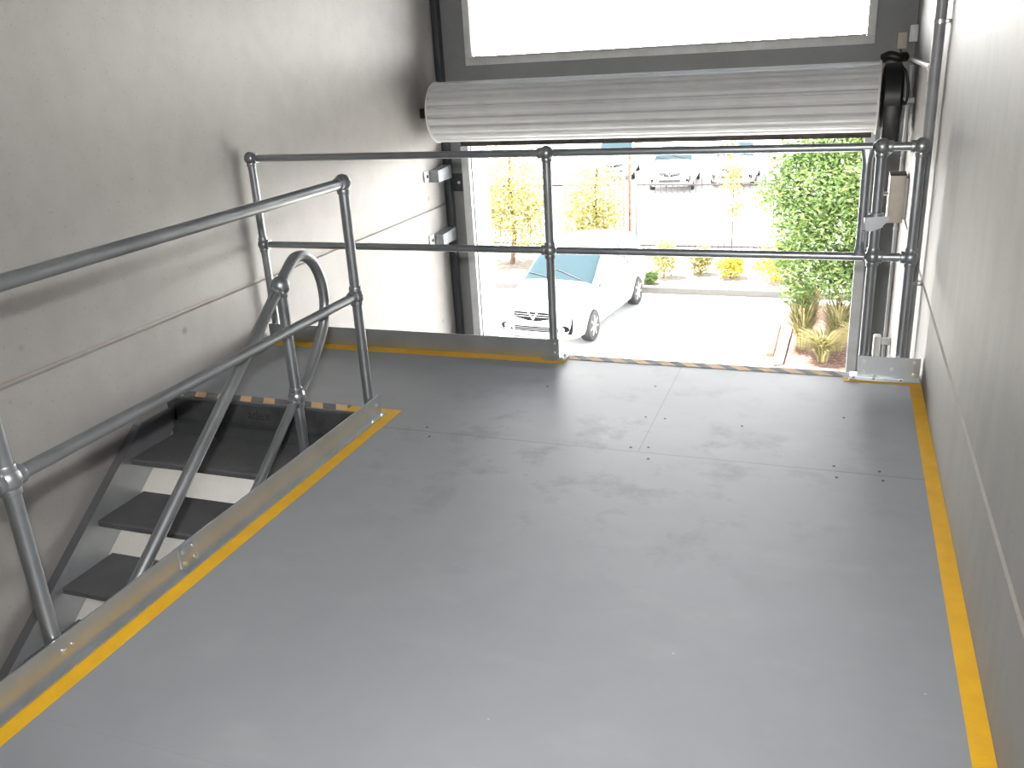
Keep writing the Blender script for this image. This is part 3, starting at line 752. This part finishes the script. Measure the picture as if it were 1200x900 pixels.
# ------------------------------------------------------------------ car
def interp(tab, x):
    if x <= tab[0][0]: return tab[0][1]
    if x >= tab[-1][0]: return tab[-1][1]
    for i in range(len(tab)-1):
        if tab[i][0] <= x <= tab[i+1][0]:
            x0, y0 = tab[i]; x1, y1 = tab[i+1]; h = x1-x0; t = (x-x0)/h
            def sl(j):
                if j <= 0 or j >= len(tab)-1: return 0 if 0 else (tab[min(j+1, len(tab)-1)][1]-tab[max(j-1, 0)][1])/(tab[min(j+1, len(tab)-1)][0]-tab[max(j-1, 0)][0])
                a = (tab[j][1]-tab[j-1][1])/(tab[j][0]-tab[j-1][0]); b = (tab[j+1][1]-tab[j][1])/(tab[j+1][0]-tab[j][0])
                return 0 if a*b <= 0 else 2*a*b/(a+b)
            m0, m1 = sl(i), sl(i+1)
            return (2*t**3-3*t*t+1)*y0+(t**3-2*t*t+t)*h*m0+(-2*t**3+3*t*t)*y1+(t**3-t*t)*h*m1
ZTOP = [(-2.28, .79), (-2.22, .86), (-2.05, .93), (-1.7, 1.01), (-1.35, 1.07), (-1.18, 1.10), (-.9, 1.24), (-.5, 1.47), (-.2, 1.575), (.2, 1.62), (.9, 1.63), (1.6, 1.58), (1.95, 1.50), (2.1, 1.25), (2.2, 1.0), (2.26, .85)]
ZBOT = [(-2.28, .40), (-2.2, .28), (-2.0, .22), (0, .19), (1.9, .22), (2.2, .30), (2.26, .42)]
WID = [(-2.28, .46), (-2.24, .60), (-2.14, .74), (-1.9, .83), (-1.4, .868), (-.6, .875), (.8, .875), (1.7, .855), (2.1, .80), (2.2, .74), (2.26, .62)]
BELT = [(-2.28, .74), (-2.05, .82), (-1.7, .89), (-1.2, .94), (-.6, .95), (.5, .98), (1.6, 1.02), (2.1, 1.0), (2.26, .80)]
WROOF = [(-2.28, .9), (-1.7, .86), (-1.3, .86), (-1.1, .86), (-.6, .80), (-.1, .74), (.8, .73), (1.7, .72), (2.1, .80), (2.26, .88)]
def section(y):
    zt, zb, w, be = interp(ZTOP, y), interp(ZBOT, y), interp(WID, y), interp(BELT, y)
    be = min(be, zt-.03); wr = w*interp(WROOF, y); h = be-zb; g = zt-be; e = min(.09, g*.5)
    return [(w*.80, zb), (w*.93, zb+.03), (w*.985, zb+h*.22), (w, zb+h*.45), (w*.995, zb+h*.72), (w*.975, zb+h*.93), (w*.95, be),
            (w*.95+(wr-w*.95)*.45, be+(g-e)*.5), (wr, zt-e), (wr*.955, zt-e*.45), (wr*.82, zt-e*.12), (wr*.45, zt-e*.0+.004), (0, zt+.008)]
def sec_pt(y, s):
    """s in 0..12 along the half section"""
    c = section(y); i = min(int(s), 11); t = s-i
    return Vector((c[i][0]+(c[i+1][0]-c[i][0])*t, y, c[i][1]+(c[i+1][1]-c[i][1])*t))
def build_car(loc, rz, label, detail=True):
    car = thing('car', loc, label, 'car', 'parked cars', rz)
    ys_ = [-2.28, -2.265, -2.24, -2.2] + [-2.15+.075*i for i in range(58)] + [2.2, 2.235, 2.26]
    ys_ = sorted(set(round(v, 4) for v in ys_))
    m = MB(); rows = []
    for y in ys_:
        c = section(y); pts = [(x, y, z) for x, z in c]; rows.append(pts+[(-x, y, z) for x, z in c[-2::-1]])
    vs = [[m.bm.verts.new(p) for p in r] for r in rows]; n = len(rows[0])
    for a, b in zip(vs, vs[1:]):
        for i in range(n): m.bm.faces.new((a[i], a[(i+1) % n], b[(i+1) % n], b[i]))
    m.bm.faces.new(vs[0][::-1]); m.bm.faces.new(vs[-1])
    body = m.build('body', M['carpaint'], car, smooth=35, local=True)
    # cut wheel arches
    FW, RW, RWH = -1.33, 1.40, .315
    cutm = MB()
    for y in (FW, RW):
        for s in (1, -1): cutm.cyl((s*.60, y, RWH), (s*1.1, y, RWH), .365, 40)
    cut = cutm.build('cutter', M['tyre'], car, local=True)
    md = body.modifiers.new('b', 'BOOLEAN'); md.object = cut; md.operation = 'DIFFERENCE'; md.solver = 'EXACT'
    dg = bpy.context.evaluated_depsgraph_get(); dg.update()
    nm = bpy.data.meshes.new_from_object(body.evaluated_get(dg)); body.modifiers.clear(); body.data = nm; nm.name = 'body'
    bpy.data.objects.remove(cut)
    def patch(name, mat, y0, y1, s0, s1, side=None, off=.006, ny=10, ns=8, sub=None, fy=None, ydep=None):
        """shell lying on the body surface between stations y0..y1 and section parameters s0..s1"""
        mm = MB(); g = []
        for i in range(ny+1):
            r = []
            for k in range(ns+1):
                s = s0+(s1-s0)*k/ns; v = i/ny
                a0 = y0(k/ns) if callable(y0) else y0; a1 = y1(k/ns) if callable(y1) else y1
                y = a0+(a1-a0)*v; p = sec_pt(y, s)
                q = sec_pt(y+.01, s)-sec_pt(y-.01, s); t = sec_pt(y, min(12, s+.05))-sec_pt(y, max(0, s-.05))
                nn = q.cross(t); nn = nn.normalized() if nn.length > 1e-9 else Vector((0, 0, 1))
                if nn.dot(Vector((p.x, 0, p.z-.7))) < 0: nn = -nn
                if s > 11.9: nn = Vector((0, nn.y, nn.z)).normalized()
                p = p+nn*off
                r.append(p)
            g.append(r)
        if side in (None, 1): mm.grid(g)
        if side in (None, -1): mm.grid([[Vector((-p.x, p.y, p.z)) for p in r] for r in g])
        return mm.build(name, mat, car, smooth=60, local=True)
    # windscreen (both halves in one pane), side windows, rear glass
    patch('windscreen', M['carglass'], -1.13, -.30, 8.6, 12, None, .008, 10, 10)
    patch('rear_window', M['carglass'], 1.99, 2.12, 9.0, 12, None, .008, 5, 10)
    for sd in (1, -1):
        patch('front_quarter_window', M['carglass'], lambda u: -.98+.30*u, lambda u: -.60+.08*u, 6.25, 7.85, sd, .006)
        patch('front_window', M['carglass'], lambda u: -.54+.10*u, .28, 6.2, 7.9, sd, .006)
        patch('rear_door_window', M['carglass'], .36, lambda u: 1.12-.04*u, 6.2, 7.9, sd, .006)
        patch('rear_quarter_window', M['carglass'], 1.20, lambda u: 1.86-.12*u, 6.25, 7.85, sd, .006)
        patch('headlamp', M['lamp'], -2.13, -1.78, 5.1, 6.6, sd, .006)
        patch('tail_lamp', M['red'], 2.06, 2.17, 4.2, 6.6, sd, .006)
        patch('corner_vent', M['grille'], lambda u: -2.205+.055*u, lambda u: -2.15+.025*u, 1.8, 4.3, sd, .010, 4, 6)
        patch('sill_trim', M['stringer'], -.92, 1.0, .2, 1.3, sd, .004)
        for yh in (.12, 1.02):
            hm = MB(); hm.box((sd*.872-.012, yh-.09, .80), (sd*.872+.012, yh+.09, .825), .008)
            hm.build('door_handle', M['carpaint'], car, local=True)
        mm = MB(); mm.sphere((sd*.985, -.72, 1.02), .11, 18, 12, (1, .55, .75)); mm.cyl((sd*.86, -.70, .97), (sd*.96, -.71, 1.0), .022, 10)
        mm.build('wing_mirror', M['carpaint'], car, local=True)
        mm = MB(); mm.box((sd*.985-.085, -.668, .96), (sd*.985+.085, -.655, 1.075), .005); mm.build('mirror_glass', M['carglass'], car, local=True)
    # wheels
    for y in (FW, RW):
        for s in (1, -1):
            xo = s*.865; xi = s*.665
            mm = MB(); mm.lathe([(0, .20), (.0, .285), (.02, .308), (.06, .315), (.14, .315), (.18, .308), (.2, .285), (.2, .20)], (xi, y, RWH), (s, 0, 0), 44)
            ty = mm.build('wheel', M['tyre'], car, local=True)
            mm = MB(); mm.lathe([(.14, .02), (.14, .205), (.19, .215), (.197, .205), (.175, .19), (.165, .02)], (xi, y, RWH), (s, 0, 0), 40)
            for k in range(7):
                a = 2*PI*k/7; rot = Matrix.Rotation(a, 3, 'X')
                mm.box((xi+s*.178-.008, y-.028, RWH), (xi+s*.178+.008, y+.028, RWH+.001)) if 0 else None
                o0 = Vector((xi+s*.184, y, RWH)); d1 = rot @ Vector((0, 0, 1)); mm.cyl(o0+d1*.03, o0+d1*.198, .03, 8, .024)
            mm.cyl((xi+s*.17, y, RWH), (xi+s*.198, y, RWH), .05, 20)
            rm = mm.build('rim', M['rim'], ty, local=True)
            rm['label'] = 'silver alloy rim'
            mm = MB(); mm.lathe([(0, .05), (0, .2), (.012, .2), (.012, .05)], (xi+s*.125, y, RWH), (s, 0, 0), 28); mm.build('brake_disc', M['darkgrey'], ty, local=True)
    # front face: grille with a dipping centre, plate, intake, fog lamps
    def front(poly, name, mat, dep=.02, curve=.035, y=-2.283, par=None):
        """thin slab bent round the nose"""
        mm = MB(); nsub = 14
        top = lambda x: poly(x)[1]; bot = lambda x: poly(x)[0]; x0, x1 = poly(None)
        A, Bk = [], []
        for i in range(nsub+1):
            x = x0+(x1-x0)*i/nsub; yy = y+curve*(abs(x)/.6)**2.2
            A.append([(x, yy-dep, bot(x)), (x, yy-dep, top(x))]); Bk.append([(x, yy+.05, bot(x)), (x, yy+.05, top(x))])
        mm.grid(A); mm.grid(Bk); mm.grid([[a[1], b[1]] for a, b in zip(A, Bk)]); mm.grid([[a[0], b[0]] for a, b in zip(A, Bk)])
        mm.grid([[A[0][0], A[0][1]], [Bk[0][0], Bk[0][1]]]); mm.grid([[A[-1][0], A[-1][1]], [Bk[-1][0], Bk[-1][1]]])
        return mm.build(name, mat, par or car, smooth=0, local=True)
    gp = lambda x: (-.40, .40) if x is None else (.645-.05*max(0, 1-abs(x)/.40)+.03*abs(x)/.4, .782)
    gg = front(gp, 'grille', M['grille'], .012)
    for z in (.70, .742):
        front(lambda x, z=z: (-.38, .38) if x is None else (z-.004, z+.004), 'grille_bar', M['chrome'], .018, par=gg)
    # chrome V at the centre of the grille
    mm = MB()
    for s in (1, -1):
        mm.prism([(s*.115, .79), (s*.075, .79), (0, .67), (0, .625)], 'y', -2.306, -2.285)
    mm.build('grille_badge', M['chrome'], gg, smooth=0, local=True)
    front(lambda x: (-.235, .235) if x is None else (.515, .615), 'number_plate', M['numplate'], .026, .03)['label'] = 'plain white plate'
    ik = front(lambda x: (-.50, .50) if x is None else (.405, .505), 'lower_intake', M['grille'], .012, .035)
    for z in (.44, .475):
        front(lambda x, z=z: (-.44, .44) if x is None else (z-.005, z+.005), 'intake_bar', M['stringer'], .018, .035, par=ik)
    for s in (1, -1):
        mm = MB(); mm.sphere((s*.60, -2.235, .48), .085, 16, 10, (1.3, .4, .72)); fg = mm.build('fog_lamp_recess', M['grille'], car, local=True)
        mm = MB(); mm.sphere((s*.58, -2.262, .48), .042, 14, 8, (1, .4, 1)); mm.build('fog_lamp', M['lamp'], fg, local=True)
    # wipers
    for (xa, xb, ya, yb) in ((.50, -.12, -1.10, -.88), (-.10, -.66, -1.12, -.97)):
        mm = MB(); pp_ = []
        for k in range(7):
            t = k/6; x = xa+(xb-xa)*t; y = ya+(yb-ya)*t; pp_.append((x, y, interp(ZTOP, y)+.03-.02*(abs(x)/.7)**2))
        mm.tube(pp_, .009, 8); mm.build('wiper', M['black'], car, local=True)
    return car
build_car((-5.02, 17.38, ZG), math.radians(-6), 'white people mover with alloy wheels parked nose towards the doorway')

# distant parked cars and a shed beyond the fence
build_car((-6.3, 36.5, ZG+.02), math.radians(4), 'distant white car beyond the fence, just right of the rusty post')
build_car((-9.4, 39.5, ZG+.02), math.radians(8), 'distant white car beyond the fence, left of the rusty post')
build_car((-4.0, 37.5, ZG+.02), math.radians(2), 'distant white car beyond the fence, rightmost of the parked row')

# ------------------------------------------------------------------ light
W = bpy.data.worlds.new('World'); scene.world = W; W.use_nodes = True
nt = W.node_tree; bg = nt.nodes['Background']
tc = nt.nodes.new('ShaderNodeTexCoord'); sp = nt.nodes.new('ShaderNodeSeparateXYZ'); rp = nt.nodes.new('ShaderNodeValToRGB')
nt.links.new(tc.outputs['Generated'], sp.inputs[0]); nt.links.new(sp.outputs[2], rp.inputs[0])
# hazy sky: brightest along the horizon, dimmer and bluer overhead
rp.color_ramp.elements[0].position = .0; rp.color_ramp.elements[0].color = (1, .98, .94, 1)
rp.color_ramp.elements[1].position = .5; rp.color_ramp.elements[1].color = (.05, .058, .068, 1)
em = rp.color_ramp.elements.new(.10); em.color = (.80, .79, .77, 1)
em = rp.color_ramp.elements.new(.20); em.color = (.17, .175, .18, 1)
nt.links.new(rp.outputs[0], bg.inputs[0]); bg.inputs[1].default_value = 40.0
sun = bpy.data.lights.new('sun', 'SUN'); sun.energy = 34; sun.angle = math.radians(2); sun.color = (1, .95, .85)
so = bpy.data.objects.new('sun', sun); col.objects.link(so)
so.rotation_euler = Vector((.35, -.12, -1)).to_track_quat('-Z', 'Y').to_euler()
# camera flash just above the lens
fl = bpy.data.lights.new('camera_flash', 'SPOT'); fl.spot_size = math.radians(112); fl.spot_blend = .9; fl.shadow_soft_size = .028; fl.energy = 360; fl.color = (1, .98, .95)
fo = bpy.data.objects.new('camera_flash', fl); col.objects.link(fo)
# weak fill lights added near the ceiling to raise the ambient, no real fixtures
for i, (y, e) in enumerate(((-1.4, 3), (1.2, 3))):
    a = bpy.data.lights.new('ceiling_fill', 'AREA'); a.shape = 'RECTANGLE'; a.size = 1.6; a.size_y = .5; a.energy = e; a.color = (1, .97, .93)
    ao = bpy.data.objects.new('ceiling_fill', a); col.objects.link(ao); ao.location = (-1.0, y, ZC-.05)
def portal(x0, x1, z0, z1, y):
    a = bpy.data.lights.new('portal', 'AREA'); a.shape = 'RECTANGLE'; a.size = x1-x0; a.size_y = z1-z0; a.cycles.is_portal = True
    o = bpy.data.objects.new('portal', a); col.objects.link(o); o.location = ((x0+x1)/2, y, (z0+z1)/2)
    o.rotation_euler = Vector((0, -1, 0)).to_track_quat('-Z', 'Y').to_euler()
#portal(DX0, DX1, ZG, DZ, YD+.3); portal(WX0, WX1, WZ0, WZ1, YD+.3)

# ------------------------------------------------------------------ camera (focal length, yaw, pitch, roll, height solved from the rails and floor lines)
fpx, yaw, pit, rol, hc = 1032.866, .3645, -.3572, -.0581, 1.4369
fw_ = Vector((-math.sin(yaw)*math.cos(pit), math.cos(yaw)*math.cos(pit), math.sin(pit)))
rt_ = Vector((math.cos(yaw), math.sin(yaw), 0)); up_ = rt_.cross(fw_)
r2 = rt_*math.cos(rol)+up_*math.sin(rol); u2 = -rt_*math.sin(rol)+up_*math.cos(rol)
cam = bpy.data.cameras.new('camera'); cam.sensor_fit = 'HORIZONTAL'; cam.sensor_width = 36; cam.lens = fpx/1200*36; cam.clip_start = .02; cam.clip_end = 500
co = bpy.data.objects.new('camera', cam); col.objects.link(co)
mt = Matrix(((r2.x, u2.x, -fw_.x, 0), (r2.y, u2.y, -fw_.y, 0), (r2.z, u2.z, -fw_.z, hc), (0, 0, 0, 1)))
co.matrix_world = mt
fm = mt.copy(); fm.translation = Vector((0, 0, hc))+u2*.15-r2*.05+fw_*.02; fo.matrix_world = fm
scene.camera = co
vs = scene.view_settings; vs.view_transform = 'Standard'; vs.look = 'None'; vs.exposure = 0; vs.gamma = 1; vs.use_curve_mapping = False
